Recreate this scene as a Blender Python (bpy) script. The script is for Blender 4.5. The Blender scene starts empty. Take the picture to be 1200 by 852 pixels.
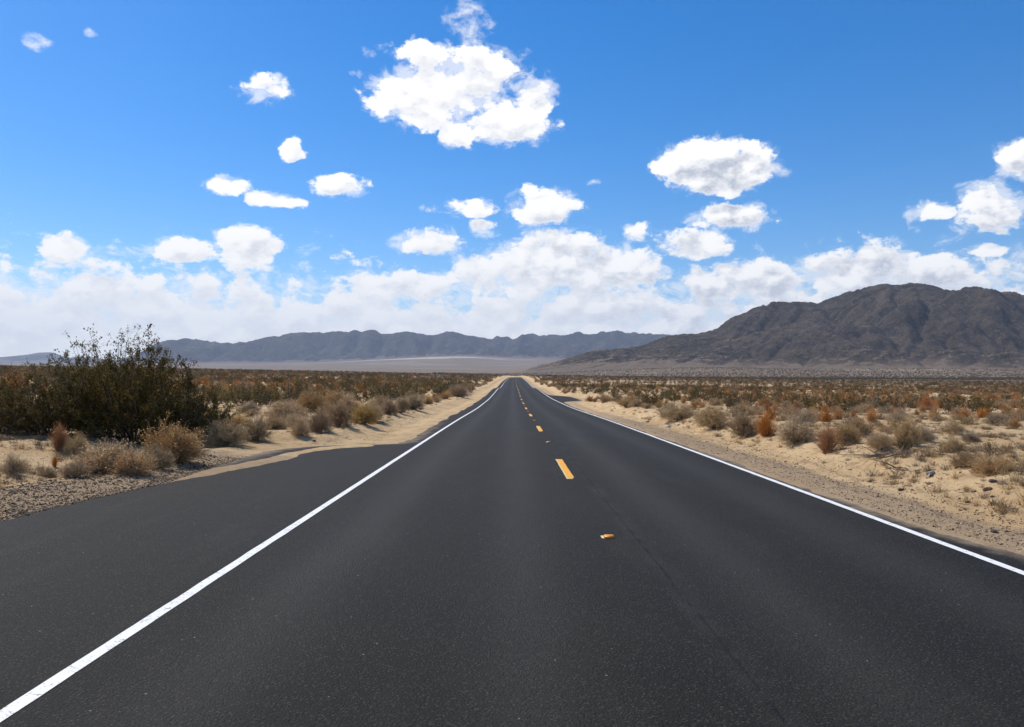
import bpy, math, random
import numpy as np
from mathutils import Vector
random.seed(7)
R = math.radians
S = bpy.context.scene
COL = S.collection
# ------------------------------------------------------------------ camera
EYE = 1.72
F = 933.33                      # focal length in pixels of a 1200 px wide frame (28 mm lens)
PITCH = math.atan(20.0 / F)
cam = bpy.data.cameras.new('camera'); cam.lens = 28.0; cam.sensor_width = 36.0
cam.clip_start = 0.1; cam.clip_end = 60000
co = bpy.data.objects.new('camera', cam); COL.objects.link(co)
co.location = (0, 0, EYE); co.rotation_euler = (R(90) + PITCH, 0, 0)
S.camera = co
# ------------------------------------------------------------------ light
SUN_AZ, SUN_EL = -52.0, 50.0    # degrees; azimuth from the road direction, negative = to the left
SUN_POW, SKY_STR = 4.9, 0.15
CLOUD, SKY_SAT = 7.5, 1.46
S.view_settings.view_transform = 'Standard'; S.view_settings.look = 'None'
S.view_settings.exposure = 0.0; S.view_settings.gamma = 1.0
S.view_settings.use_curve_mapping = False
S.render.engine = 'CYCLES'
S.cycles.max_bounces = 6; S.cycles.diffuse_bounces = 3; S.cycles.glossy_bounces = 2
S.cycles.transmission_bounces = 3; S.cycles.volume_bounces = 0
S.cycles.use_denoising = True
S.cycles.denoising_prefilter = 'ACCURATE'
sun = bpy.data.lights.new('sun', 'SUN'); sun.energy = SUN_POW; sun.angle = R(0.53); sun.color = (1.0, 0.93, 0.82)
so = bpy.data.objects.new('sun', sun); COL.objects.link(so)
sd = Vector((math.sin(R(SUN_AZ)) * math.cos(R(SUN_EL)), math.cos(R(SUN_AZ)) * math.cos(R(SUN_EL)), math.sin(R(SUN_EL))))
so.rotation_euler = (-sd).to_track_quat('-Z', 'Y').to_euler()
so.location = (-40, 30, 60)


# ------------------------------------------------------------------ node helpers
class V:
    """a socket with arithmetic"""
    def __init__(s, nt, sock): s.nt, s.s = nt, sock
    def m(s, op, b=None, c=None, clamp=False):
        n = s.nt.nodes.new('ShaderNodeMath'); n.operation = op; n.use_clamp = clamp
        for i, v in enumerate((s, b, c)):
            if v is None: continue
            if isinstance(v, V): s.nt.links.new(v.s, n.inputs[i])
            else: n.inputs[i].default_value = v
        return V(s.nt, n.outputs[0])
    def __add__(s, b): return s.m('ADD', b)
    __radd__ = __add__
    def __sub__(s, b): return s.m('SUBTRACT', b)
    def __rsub__(s, b): return (s * -1.0) + b
    def __mul__(s, b): return s.m('MULTIPLY', b)
    __rmul__ = __mul__
    def __truediv__(s, b): return s.m('DIVIDE', b)
    def step(s, a, b):
        n = s.nt.nodes.new('ShaderNodeMapRange'); n.interpolation_type = 'SMOOTHSTEP'
        s.nt.links.new(s.s, n.inputs[0])
        for k, v in ((1, a), (2, b)):
            if isinstance(v, V): s.nt.links.new(v.s, n.inputs[k])
            else: n.inputs[k].default_value = v
        return V(s.nt, n.outputs[0])
def node(nt, kind, **kw):
    n = nt.nodes.new(kind)
    for k, v in kw.items():
        if hasattr(n, k): setattr(n, k, v)
        else:
            i = n.inputs[k]
            if isinstance(v, V): nt.links.new(v.s, i)
            else: i.default_value = v
    return n
def noise(nt, vec, scale, detail=4, rough=0.55, dist=0.0, ntype='FBM'):
    n = nt.nodes.new('ShaderNodeTexNoise'); n.noise_type = ntype
    n.inputs['Scale'].default_value = scale; n.inputs['Detail'].default_value = detail
    n.inputs['Roughness'].default_value = rough; n.inputs['Distortion'].default_value = dist
    if vec is not None: nt.links.new(vec.s, n.inputs['Vector'])
    return V(nt, n.outputs[0])
def vmath(nt, op, a, b):
    n = nt.nodes.new('ShaderNodeVectorMath'); n.operation = op
    for i, v in enumerate((a, b)):
        if isinstance(v, V): nt.links.new(v.s, n.inputs[i])
        else: n.inputs[i].default_value = v
    return V(nt, n.outputs[0])
def mixc(nt, f, a, b):
    n = nt.nodes.new('ShaderNodeMix'); n.data_type = 'RGBA'; n.clamp_factor = True
    for i, v in ((0, f), (6, a), (7, b)):
        if isinstance(v, V): nt.links.new(v.s, n.inputs[i])
        elif i == 0: n.inputs[0].default_value = v
        else: n.inputs[i].default_value = (*v, 1.0) if len(v) == 3 else v
    return V(nt, n.outputs[2])
def ray(px, py):
    v = Vector(((px - 600) / F, -(py - 426) / F, -1.0))
    c, s_ = math.cos(PITCH), math.sin(PITCH)
    # camera axes: right=(1,0,0)  forward=(0,c,s)  up=(0,-s,c)
    return Vector((v.x, c - s_ * v.y, s_ + c * v.y)).normalized()


# ------------------------------------------------------------------ sky with clouds (world)
def build_world():
    w = bpy.data.worlds.new('World'); S.world = w; w.use_nodes = True
    nt = w.node_tree; nt.nodes.clear()
    out = nt.nodes.new('ShaderNodeOutputWorld'); bg = nt.nodes.new('ShaderNodeBackground')
    nt.links.new(bg.outputs[0], out.inputs[0]); bg.inputs['Strength'].default_value = SKY_STR
    sky = nt.nodes.new('ShaderNodeTexSky'); sky.sky_type = 'NISHITA'; sky.sun_disc = False
    sky.sun_elevation = R(SUN_EL); sky.sun_rotation = R(SUN_AZ)
    sky.altitude = 900; sky.air_density = 1.0; sky.dust_density = 0.5; sky.ozone_density = 3.4
    tc = nt.nodes.new('ShaderNodeTexCoord'); D = V(nt, tc.outputs['Generated'])
    sx = nt.nodes.new('ShaderNodeSeparateXYZ'); nt.links.new(D.s, sx.inputs[0])
    X, Y, Z = (V(nt, sx.outputs[i]) for i in range(3))
    # clouds in azimuth / elevation, degrees
    AZ = X.m('ARCTAN2', Y) * 57.2958
    EL = Z.m('ARCSINE') * 57.2958
    hs = nt.nodes.new('ShaderNodeHueSaturation'); hs.inputs['Saturation'].default_value = SKY_SAT; hs.inputs['Value'].default_value = 1.0; hs.inputs['Hue'].default_value = 0.504
    nt.links.new(sky.outputs[0], hs.inputs['Color']); blue = V(nt, hs.outputs[0])
    Dn = vmath(nt, 'MULTIPLY', D, (1.0, 1.0, 1.45))
    bankn = noise(nt, vmath(nt, 'MULTIPLY', D, (1, 1, 0.15)), 3.2, 1, 0.5)
    fb = ((bankn * 4.6 + 4.9 - EL) * 0.26).m('MINIMUM', 0.62)       # bank of cumulus standing along the whole horizon
    low = (EL * -1.0).step(-9.0, 0.0)
    def finish(dens, lit, wisp=None):
        alpha = dens.step(-0.03, 0.55)
        if wisp is not None: alpha = alpha.m('MAXIMUM', wisp)
        thick = dens.step(0.10, 0.80)
        right = AZ.step(-4.0, 14.0)              # turned from the sun the clouds show more of their shaded side
        shade = thick * (1.0 - lit) * (right * 0.40 + 0.46) * (1.0 - low * 0.35)
        csun = mixc(nt, shade, (CLOUD * 1.08, CLOUD * 1.06, CLOUD * 1.03), (CLOUD * .40, CLOUD * .44, CLOUD * .53))
        ccol = mixc(nt, low * 0.35, csun, (CLOUD * 1.22, CLOUD * 1.18, CLOUD * 1.12))
        return mixc(nt, alpha * (1.0 - low * 0.05), blue, ccol)
    # (px, py, half width, half height, strength) : strong ones are dense, weak ones are wisps
    C = [(500, 112, 74, 36, 1), (562, 97, 62, 36, 1), (626, 120, 28, 34, 1), (592, 146, 62, 22, 1), (535, 158, 20, 18, .8),
         (552, 36, 38, 36, .54), (520, 68, 66, 18, .6), (606, 68, 32, 20, .54), (432, 60, 22, 11, .4),
         (316, 104, 32, 18, .75), (352, 104, 24, 16, .34), (280, 108, 16, 8, .3), (343, 176, 16, 15, .75),
         (272, 217, 34, 11, .7), (318, 235, 36, 11, .75), (396, 217, 36, 15, .75), (74, 290, 30, 20, .95),
         (212, 293, 52, 15, .95), (291, 288, 42, 22, 1), (826, 192, 56, 31, 1), (882, 194, 38, 28, .85), (846, 213, 44, 17, .85),
         (858, 256, 54, 17, .95), (636, 243, 42, 24, 1), (546, 245, 42, 11, .65), (567, 266, 17, 12, .7), (503, 285, 44, 19, .9),
         (747, 272, 18, 14, .75), (812, 286, 54, 20, .75), (1158, 244, 48, 32, .95), (1090, 247, 34, 11, .6), (1157, 294, 24, 9, .6),
         (1200, 184, 34, 26, .95), (695, 214, 14, 7, .35), (38, 48, 34, 11, .30), (104, 40, 14, 8, .28), (790, 10, 14, 20, .28),
         (940, 268, 14, 7, .3), (1048, 280, 16, 6, .3),
         (650, 302, 66, 34, 1), (596, 322, 80, 34, .9), (720, 312, 66, 30, .9), (110, 340, 62, 22, .95), (470, 336, 80, 20, .8),
         (1000, 320, 96, 30, .95), (880, 332, 90, 28, .9), (1090, 320, 60, 22, .8)]
    n0 = noise(nt, Dn, 24.0, 9, 0.64)
    wa = (noise(nt, Dn, 26.0, 2, 0.5) - 0.5) * 2.2
    def field(dA, dE, with_wisp):
        cv = nt.nodes.new('ShaderNodeCombineXYZ')
        nt.links.new((AZ + wa + dA).s, cv.inputs[0]); nt.links.new((EL - wa * 0.5 + dE).s, cv.inputs[1]); PV = V(nt, cv.outputs[0])
        Fm = Fw = None
        for px, py, hw, hh, st in C + [(604, 96, 15, 22, -1)]:
            if not with_wisp and (0 < st < .55): continue
            d = ray(px, py); ca = math.cos(math.atan((px - 600) / F))
            a0, e0 = math.degrees(math.atan2(d.x, d.y)), math.degrees(math.asin(d.z))
            ra, re = hw / F * 57.3 * ca * ca * 1.08, hh / F * 57.3 * ca * 1.08
            k = math.sqrt(1.5 * (.3 + .7 * abs(st)))
            n = nt.nodes.new('ShaderNodeVectorMath'); n.operation = 'MULTIPLY_ADD'; nt.links.new(PV.s, n.inputs[0])
            n.inputs[1].default_value = (k / ra, k / re, 0); n.inputs[2].default_value = (-a0 * k / ra, -e0 * k / re, 0)
            dt = nt.nodes.new('ShaderNodeVectorMath'); dt.operation = 'DOT_PRODUCT'
            nt.links.new(n.outputs[0], dt.inputs[0]); nt.links.new(n.outputs[0], dt.inputs[1])
            f = V(nt, dt.outputs['Value']).m('SUBTRACT', abs(st) * 1.25)          # smaller is denser
            if st < 0: notch = f
            elif st < .55: Fw = f if Fw is None else Fw.m('MINIMUM', f)
            else: Fm = f if Fm is None else Fm.m('SMOOTH_MIN', f, 0.15)
        fbk = ((bankn * 4.6 + 4.9 - EL - dE) * 0.28).m('MINIMUM', 0.62) + ((EL + dE) * -1.0).step(-7.0, -2.0) * 0.35
        Fm = (Fm * -1.0).m('MINIMUM', 1.3).m('SMOOTH_MIN', notch * .7 + .75, 0.4).m('SMOOTH_MAX', fbk, 0.15)
        return Fm, Fw
    Fm, Fw = field(0.0, 0.0, True)
    F2, _ = field(-0.75, 1.0, False)              # the cloud a little towards the sun
    wisp = ((n0 - 0.5) * 3.4 - Fw - .25).step(0.0, 0.9) * 0.85
    n3 = noise(nt, vmath(nt, 'ADD', Dn, (3.1, 7.7, 1.3)), 34.0, 7, 0.68, 0.5)
    wisp = wisp.m('MAXIMUM', (Fm + 0.30 + (n3 - 0.5) * 5.5).step(0.0, 1.3) * 0.6)    # torn, thin fringes
    dens = Fm + (n0 - 0.5) * (4.9 - low * 2.3)
    off = sd * 0.016
    n1 = noise(nt, vmath(nt, 'ADD', Dn, (off.x * .6, off.y * .5, off.z * 1.5)), 24.0, 4, 0.58)
    n2 = noise(nt, Dn, 24.0, 4, 0.58)
    puff = ((n2 - n1) * 4.4 + (Fm - F2) * 0.40 + 0.52).m('ADD', 0.0, clamp=True)
    bg.name = 'framed'
    nt.links.new(finish(dens, puff, wisp).s, bg.inputs['Color'])
    # all round: the same bank and the same kind of scattered clouds
    m0 = noise(nt, Dn, 7.0, 3, 0.6)
    sc_ = (m0 - 0.60) * 5.0 * EL.step(6.0, 12.0)
    d2 = sc_.m('MAXIMUM', fb) + (m0 - 0.5) * 1.5
    bg2 = nt.nodes.new('ShaderNodeBackground'); bg2.inputs['Strength'].default_value = SKY_STR
    nt.links.new(finish(d2, m0).s, bg2.inputs['Color'])
    mx = nt.nodes.new('ShaderNodeMixShader')
    side = AZ.m('ABSOLUTE').m('LESS_THAN', 50.0) * EL.m('LESS_THAN', 42.0) * EL.m('GREATER_THAN', -1.5)
    nt.links.new(side.s, mx.inputs[0]); nt.links.new(bg2.outputs[0], mx.inputs[1]); nt.links.new(bg.outputs[0], mx.inputs[2])
    nt.links.new(mx.outputs[0], out.inputs[0])
build_world()


# ------------------------------------------------------------------ numpy noise
def _hash(ix, iy, seed):
    h = (ix.astype(np.int64) * 374761393 + iy.astype(np.int64) * 668265263 + seed * 1442695041) & 0xFFFFFFFF
    h = ((h ^ (h >> 13)) * 1274126177) & 0xFFFFFFFF
    h = ((h ^ (h >> 16)) * 2246822519) & 0xFFFFFFFF
    return ((h ^ (h >> 15)) & 0xFFFFFF) / float(0xFFFFFF)
def vnoise(x, y, seed=0):
    x = np.asarray(x, float); y = np.asarray(y, float)
    ix, iy = np.floor(x), np.floor(y); fx, fy = x - ix, y - iy
    fx = fx * fx * fx * (fx * (fx * 6 - 15) + 10); fy = fy * fy * fy * (fy * (fy * 6 - 15) + 10)
    a = _hash(ix, iy, seed); b = _hash(ix + 1, iy, seed); c = _hash(ix, iy + 1, seed); d = _hash(ix + 1, iy + 1, seed)
    return (a + (b - a) * fx) * (1 - fy) + (c + (d - c) * fx) * fy - 0.5
def fbm(x, y, oct=4, seed=0, gain=0.5):
    s, a, t = 0.0, 1.0, 0.0
    for k in range(oct):
        s = s + a * vnoise(x * 2 ** k + 13.7 * k, y * 2 ** k - 7.1 * k, seed + k); t += a; a *= gain
    return s / t * 2.0
def sst(a, b, x):
    t = np.clip((np.asarray(x, float) - a) / (b - a), 0, 1); return t * t * (3 - 2 * t)
def pchip(xs, ys):
    """smooth table lookup: cubic Hermite with limited slopes"""
    xs, ys = np.array(xs, float), np.array(ys, float); d = np.diff(ys) / np.diff(xs)
    m = np.zeros(len(xs)); m[0], m[-1] = d[0], d[-1]
    for i in range(1, len(xs) - 1):
        if d[i - 1] * d[i] > 0:
            w1, w2 = 2 * (xs[i + 1] - xs[i]) + xs[i] - xs[i - 1], xs[i + 1] - xs[i] + 2 * (xs[i] - xs[i - 1])
            m[i] = (w1 + w2) / (w1 / d[i - 1] + w2 / d[i])
    def f(x):
        x = np.clip(np.asarray(x, float), xs[0], xs[-1]); i = np.clip(np.searchsorted(xs, x) - 1, 0, len(xs) - 2)
        h = xs[i + 1] - xs[i]; t = (x - xs[i]) / h
        return ((1 + 2 * t) * (1 - t) ** 2 * ys[i] + t * (1 - t) ** 2 * h * m[i] + t * t * (3 - 2 * t) * ys[i + 1] + t * t * (t - 1) * h * m[i + 1])
    return f


# ------------------------------------------------------------------ the lie of the land
road_z = pchip([-60, 0, 35, 66, 85, 122, 148, 157, 167, 177, 236, 335, 600, 932, 1150, 1400, 2000, 3000, 5000, 7000, 9500, 15000],
               [.2, 0, -.17, -.40, -.41, -.11, .20, .24, .06, .11, .96, 2.15, 4.6, 6.5, 6.0, 5.0, 12, 31, 76, 132, 200, 330])
road_x = pchip([-60, 90, 153, 236, 335, 600, 932, 2000], [0, 0, .05, .2, .55, 1.5, 2.6, 7.0])
XL, XC, XR = -2.645, 1.075, 4.645                    # painted lines
edge_l = pchip([-60, 10, 12, 14, 17, 20.5, 22.0, 23.2, 33, 68, 150, 400, 1200], [-6.5, -6.42, -6.3, -6.08, -6.25, -6.15, -5.6, -3.15, -3.25, -3.45, -3.5, -3.5, -3.4])
edge_r = pchip([-60, 7.4, 8.8, 10, 30, 60, 78, 86, 100, 110, 200, 1200], [5.45, 5.22, 5.02, 4.88, 4.80, 4.85, 5.1, 7.6, 7.4, 4.9, 4.85, 4.8])
drift = np.array([(-6.35, 12.6, .10), (-6.15, 14.3, .22), (-5.78, 16.3, .34), (-5.42, 18.2, .40), (-5.38, 20.0, .30), (-4.95, 21.6, .36), (-4.2, 22.3, .4)])
def ground(x, y, fine=True):
    x = np.asarray(x, float); y = np.asarray(y, float)
    u = x - road_x(y); zr = road_z(y)
    wob = fbm(x * .9, y * .35, 3, 3) * .16 + fbm(x * 3.5, y * 2.0, 2, 8) * .07
    el, er = edge_l(y), edge_r(y)
    d = np.maximum(el - u, u - er) + wob * np.where(y < 12, .5, 1.0)      # metres outside the asphalt edge
    # sand blown across the paved turnout
    dd = np.full(np.shape(d), 9.0)
    for (ax, ay, aw), (bx, by, bw) in zip(drift[:-1], drift[1:]):
        vx, vy = bx - ax, by - ay; t = np.clip(((u - ax) * vx + (y - ay) * vy) / (vx * vx + vy * vy), 0, 1)
        dd = np.minimum(dd, np.hypot(u - ax - t * vx, y - ay - t * vy) - (aw + (bw - aw) * t))
    d = np.maximum(d, np.where(dd < 4, -dd * .8 + wob * .6, -9))
    rel = np.where(d < 0, np.maximum(-.07, d * .22), .035 * sst(0, .5, d))
    out = np.maximum(d, 0)
    left = u < 1
    # shoulder, then the low graded bank where the scrub begins
    bank_r = -.10 * sst(.3, 1.3, out) + .36 * sst(1.7, 3.3, out)
    near_turn = sst(26, 20, y)
    bank_l = (-.05 * sst(.3, 1.4, out) + .30 * sst(1.0, 2.6, out)) * (1 - near_turn) + near_turn * (.10 * sst(.3, 1.0, out) - .04 * sst(1.0, 2.2, out) + .22 * sst(2.0, 4.5, out))
    far = sst(2500, 400, y)
    rel = rel + np.where(left, bank_l, bank_r) * far
    o8 = np.maximum(np.abs(u) - 8, 0)
    rel = rel + np.where(left, .024, -.0125) * 420 * np.tanh(o8 / 420)
    # roughness
    amp = sst(.05, 1.6, out)
    rel = rel + amp * (fbm(x * .45, y * .45, 3, 21) * .085 + fbm(x * .09, y * .09, 2, 22) * .20 * sst(1, 12, out))
    tr = sst(.5, .9, out) * sst(4.2, 3.0, out)                              # wheel tracks along the shoulder
    rel = rel + tr * vnoise(u * 5.5 + .4 * fbm(x * .1, y * .06, 2, 5), y * .07, 31) * .055
    if fine:
        rel = rel + sst(.0, .6, out) * (fbm(x * 2.6, y * 2.6, 3, 41) * .030 + fbm(x * 9, y * 9, 2, 43) * .014)
    z = zr + rel
    z = z + 25 * sst(900, 2200, y) * sst(-100, 500, x) + 60 * sst(2500, 7000, y) * sst(500, 4000, x)
    z = z + 75 * np.exp(-((x + 500) / 1100) ** 2) * sst(5200, 8300, y)
    z = z + fbm(x / 260, y / 260, 3, 51) * 2.2 * sst(300, 1500, np.hypot(x, y))
    return z
def G(x, y): return float(ground(np.array([x]), np.array([y]))[0])
def spot(px, py):
    """where the line of sight through a point of the photograph meets the land"""
    d = ray(px, py); t = np.geomspace(4, 900, 3000)
    z = ground(d.x * t, d.y * t); below = EYE + d.z * t < z
    i = int(np.argmax(below)) if below.any() else len(t) - 1
    return d.x * t[i], d.y * t[i]


# ------------------------------------------------------------------ object helpers
def mesh(name, v, f, mat, smooth=False):
    me = bpy.data.meshes.new(name); v = np.asarray(v, np.float32); f = np.asarray(f, np.int32)
    n = f.shape[1]
    me.vertices.add(len(v)); me.vertices.foreach_set('co', v.ravel())
    me.loops.add(f.size); me.loops.foreach_set('vertex_index', f.ravel())
    me.polygons.add(len(f)); me.polygons.foreach_set('loop_start', np.arange(0, f.size, n, dtype=np.int32))
    if smooth: me.polygons.foreach_set('use_smooth', np.ones(len(f), bool))
    me.update(); me.validate()
    if mat: me.materials.append(mat)
    return me
def obj(name, me, parent=None, loc=(0, 0, 0), rz=0, sc=(1, 1, 1)):
    o = bpy.data.objects.new(name, me); COL.objects.link(o); o.parent = parent
    o.location = loc; o.rotation_euler = (0, 0, rz); o.scale = sc
    return o
def tag(o, label=None, cat=None, group=None, kind=None):
    for k, v in (('label', label), ('category', cat), ('group', group), ('kind', kind)):
        if v: o[k] = v
    return o
def grid_faces(nr, nc):
    i = np.arange(nr * nc).reshape(nr, nc)
    return np.stack([i[:-1, :-1], i[:-1, 1:], i[1:, 1:], i[1:, :-1]], -1).reshape(-1, 4)
def attr(me, name, vals):
    a = me.attributes.new(name, 'FLOAT', 'POINT'); a.data.foreach_set('value', np.asarray(vals, np.float32).ravel())
def new_mat(name, rough=.9, spec=.3):
    m = bpy.data.materials.new(name); m.use_nodes = True; nt = m.node_tree
    b = nt.nodes['Principled BSDF']; b.inputs['Roughness'].default_value = rough; b.inputs['Specular IOR Level'].default_value = spec
    return m, nt, b
def bump(nt, b, h, dist, strength=1.0):
    n = nt.nodes.new('ShaderNodeBump'); n.inputs['Distance'].default_value = dist; n.inputs['Strength'].default_value = strength
    nt.links.new(h.s, n.inputs['Height']); nt.links.new(n.outputs[0], b.inputs['Normal'])
def pos(nt):
    g = nt.nodes.new('ShaderNodeNewGeometry'); return V(nt, g.outputs['Position'])
def att(nt, name):
    n = nt.nodes.new('ShaderNodeAttribute'); n.attribute_name = name; return V(nt, n.outputs['Fac'])


# ------------------------------------------------------------------ materials of the setting
def sand_material():
    m, nt, b = new_mat('desert_sand', .95, .15); P = pos(nt)
    n1 = noise(nt, P, .35, 4); n2 = noise(nt, P, 3.0, 5, .65); n3 = noise(nt, P, 28.0, 3, .7)
    c = mixc(nt, n1.step(.35, .65), (.52, .352, .178), (.62, .447, .245))
    c = mixc(nt, n2.step(.47, .68) * .6, c, (.335, .21, .115))
    grv = att(nt, 'gravel')
    vor = nt.nodes.new('ShaderNodeTexVoronoi'); vor.inputs['Scale'].default_value = 34.0; nt.links.new(P.s, vor.inputs['Vector'])
    stone = mixc(nt, V(nt, vor.outputs['Distance']).step(.1, .7), (.42, .305, .185), (.24, .17, .10))
    stone = mixc(nt, n3.step(.40, .60), stone, (.38, .28, .185))
    gm = (grv + (n2 - .5) * .9).step(.30, .70)
    c = mixc(nt, gm * .7, c, stone)
    lit = (n3 - .5) * .5 + 1.0
    dark = (noise(nt, P, 7.0, 4, .7)).step(.57, .68)
    c = mixc(nt, dark * .62, c, (.24, .16, .095))
    # scrub too far off to be told apart
    far = att(nt, 'far'); pl = att(nt, 'pale')
    vs = nt.nodes.new('ShaderNodeTexVoronoi'); vs.inputs['Scale'].default_value = .085; vs.inputs['Randomness'].default_value = 1.0
    nt.links.new(vmath(nt, 'MULTIPLY', P, (1, .55, 0)).s, vs.inputs['Vector'])
    nl = noise(nt, P, .006, 4, .6); nm = noise(nt, P, .0016, 4, .6)
    cell = V(nt, vs.outputs['Distance']).step(.62, .34)
    fc = mixc(nt, cell * (nl.step(.3, .6) * .25 + .2), (.20, .145, .092), (.075, .052, .034))
    fc = mixc(nt, nm.step(.52, .62) * .5, fc, (.30, .235, .165))
    fc = mixc(nt, nl.step(.58, .70) * .5, fc, (.16, .125, .09))
    fc = mixc(nt, (pl + (noise(nt, vmath(nt, 'MULTIPLY', P, (.5, 1.4, 1)), .004, 5, .7) - .5) * 2.2).step(.35, .75) * .8, fc, (.50, .42, .33))
    c = mixc(nt, far, c, fc)
    nt.links.new(c.s, b.inputs['Base Color'])
    bump(nt, b, n2 * .5 + n3 * .35 + noise(nt, P, 90.0, 2, .7) * .25, .09, .95)
    return m
def asphalt_material():
    m, nt, b = new_mat('asphalt', .8, .22); P = pos(nt)
    sp = nt.nodes.new('ShaderNodeSeparateXYZ'); nt.links.new(P.s, sp.inputs[0]); x, y = V(nt, sp.outputs[0]), V(nt, sp.outputs[1])
    U = att(nt, 'u')
    b.inputs['Specular Tint'].default_value = (1.0, .93, .82, 1)
    vor = nt.nodes.new('ShaderNodeTexVoronoi'); vor.inputs['Scale'].default_value = 68.0; nt.links.new(P.s, vor.inputs['Vector'])
    vc = V(nt, vor.outputs['Color'])
    vd = V(nt, vor.outputs['Distance'])
    agg = noise(nt, P, 120.0, 3, .7)
    big = noise(nt, P, .5, 4, .6); mid = noise(nt, vmath(nt, 'MULTIPLY', P, (1, .12, 1)), 1.6, 4, .6)
    c = mixc(nt, big.step(.35, .65), (.0078, .0068, .0046), (.0128, .0113, .0078))
    c = mixc(nt, mid.step(.5, .75) * .5, c, (.027, .0245, .0182))
    # wheel paths, slightly polished
    def path(u0, wdt):
        d = (U - u0) * (1.0 / wdt); return (d * d * -1.0).m('EXPONENT')
    wp = path(-1.75, .38) + path(.1, .38) + path(2.1, .4) + path(3.75, .4)
    c = mixc(nt, wp * (mid * .9 + .25) * .62, c, (.036, .0325, .0250))
    spk = nt.nodes.new('ShaderNodeSeparateColor'); nt.links.new(vor.outputs['Color'], spk.inputs[0]); rr = V(nt, spk.outputs[0])
    c = mixc(nt, rr.step(.70, .98) * vd.step(.7, .2) * .9, c, (.070, .062, .048))
    c = mixc(nt, rr.step(.22, .02) * .6, c, (.005, .005, .0045))
    pale = nt.nodes.new('ShaderNodeTexVoronoi'); pale.inputs['Scale'].default_value = 5.0; nt.links.new(P.s, pale.inputs['Vector'])
    c = mixc(nt, V(nt, pale.outputs['Distance']).step(.045, .02), c, (.33, .29, .24))
    # paving joint beside the centre line
    jw = (noise(nt, P, 1.3, 5, .7) - .5) * .09 + (noise(nt, P, .12, 2) - .5) * .10
    j = ((U + jw) - 1.40).m('ABSOLUTE')
    jn = noise(nt, P, 2.2, 3, .6).step(.36, .58)
    c = mixc(nt, j.step(.034, .008) * jn * .85, c, (.003, .003, .003))
    c = mixc(nt, j.step(.16, .05) * noise(nt, P, .9, 3, .6).step(.4, .7) * .6, c, (.036, .033, .028))
    # dust near the edges
    du = att(nt, 'dust'); dn = noise(nt, P, 2.5, 5, .65)
    c = mixc(nt, (du + (dn - .5) * .9).step(.35, 1.05) * .8, c, (.40, .30, .20))
    nt.links.new(c.s, b.inputs['Base Color'])
    rg = (wp * -.05) + big * .12 + .70
    nt.links.new(rg.s, b.inputs['Roughness'])
    bump(nt, b, vd * -.6 + agg * .7 + j.step(.03, .0) * jn * -.6, .014, 1.0)
    return m
def paint_material(name, col, wear):
    m, nt, b = new_mat(name, .6, .4); P = pos(nt)
    n = noise(nt, P, 14.0, 5, .7); n2 = noise(nt, P, 60.0, 3, .7)
    c = mixc(nt, n2.step(.35, .7) * .35, col, tuple(k * .72 for k in col))
    c = mixc(nt, (n * .55 + n2 * .45).step(.60 - wear, .66 - wear * .5) * .85, c, (.06, .058, .055))
    nt.links.new(c.s, b.inputs['Base Color']); bump(nt, b, noise(nt, P, 90.0, 3, .7), .004, .8)
    return m
def rock_material(name, dark, brown, tan, sc):
    m, nt, b = new_mat(name, .95, .1); P = pos(nt)
    n1 = noise(nt, P, .006 * sc, 5, .62); n2 = noise(nt, P, .030 * sc, 7, .74); n3 = noise(nt, P, .13 * sc, 5, .78)
    c = mixc(nt, n1.step(.38, .62), dark, brown)
    c = mixc(nt, n2.step(.45, .60) * .8, c, tuple(k * .38 for k in dark))
    fl = att(nt, 'fan')
    c = mixc(nt, (fl * 1.1 + (n2 - .5) * 1.1 + (n1 - .5) * .8).step(.35, .95) * .8, c, tan)
    c = mixc(nt, n3.step(.54, .64) * .6, c, tan)
    nt.links.new(c.s, b.inputs['Base Color'])
    bump(nt, b, n2 * .6 + n3 * .4, 22.0 / sc, 1.0)
    return m
M = {}
M['sand'] = sand_material(); M['asphalt'] = asphalt_material()
M['white'] = paint_material('white_paint', (.80, .79, .75), .06)
M['yellow'] = paint_material('yellow_paint', (.82, .37, .006), .0)
M['oldyellow'] = paint_material('faded_yellow_paint', (.66, .50, .25), .02)
M['mount'] = rock_material('dark_desert_rock', (.060, .046, .034), (.105, .078, .055), (.27, .20, .135), 1.0)
M['range'] = rock_material('far_desert_rock', (.050, .042, .037), (.08, .064, .053), (.26, .195, .145), .35)


# ------------------------------------------------------------------ ground sheet
def axis(fine0, fine1, step, lo, hi, growth):
    a = list(np.arange(fine0, fine1 + 1e-6, step)); s = step; p = fine1
    while p < hi: s *= growth; p += s; a.append(p)
    s = step; p = fine0; b = []
    while p > lo: s *= growth; p -= s; b.append(p)
    return np.array(b[::-1] + a)
gx = axis(-9.5, 10.0, .11, -15000, 15000, 1.045)
gy = axis(5.5, 34.0, .13, -60, 15500, 1.022)
XX, YY = np.meshgrid(gx, gy); UU = XX + road_x(YY)             # the sheet follows the road
ZZ = ground(UU, YY)
gm = mesh('ground', np.stack([UU, YY, ZZ], -1).reshape(-1, 3), grid_faces(*XX.shape), M['sand'], True)
outl = np.maximum(edge_l(YY) - XX, 0); outr = np.maximum(XX - edge_r(YY), 0)
gv = sst(2.0, .8, outr) * (XX > 0) * (.55 + .35 * sst(60, 10, YY)) + (XX < 0) * sst(1.7, 1.1, outl) * (1.15 * sst(22, 15, YY) + .15)
attr(gm, 'gravel', gv)
attr(gm, 'far', sst(110, 480, np.hypot(UU, YY)) * np.maximum(sst(4, 14, np.maximum(outl, outr)), sst(1000, 1300, YY)))
attr(gm, 'pale', .95 * np.exp(-((UU + 1000) / 1100) ** 2) * sst(7000, 7500, YY) * sst(8900, 8500, YY))
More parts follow.
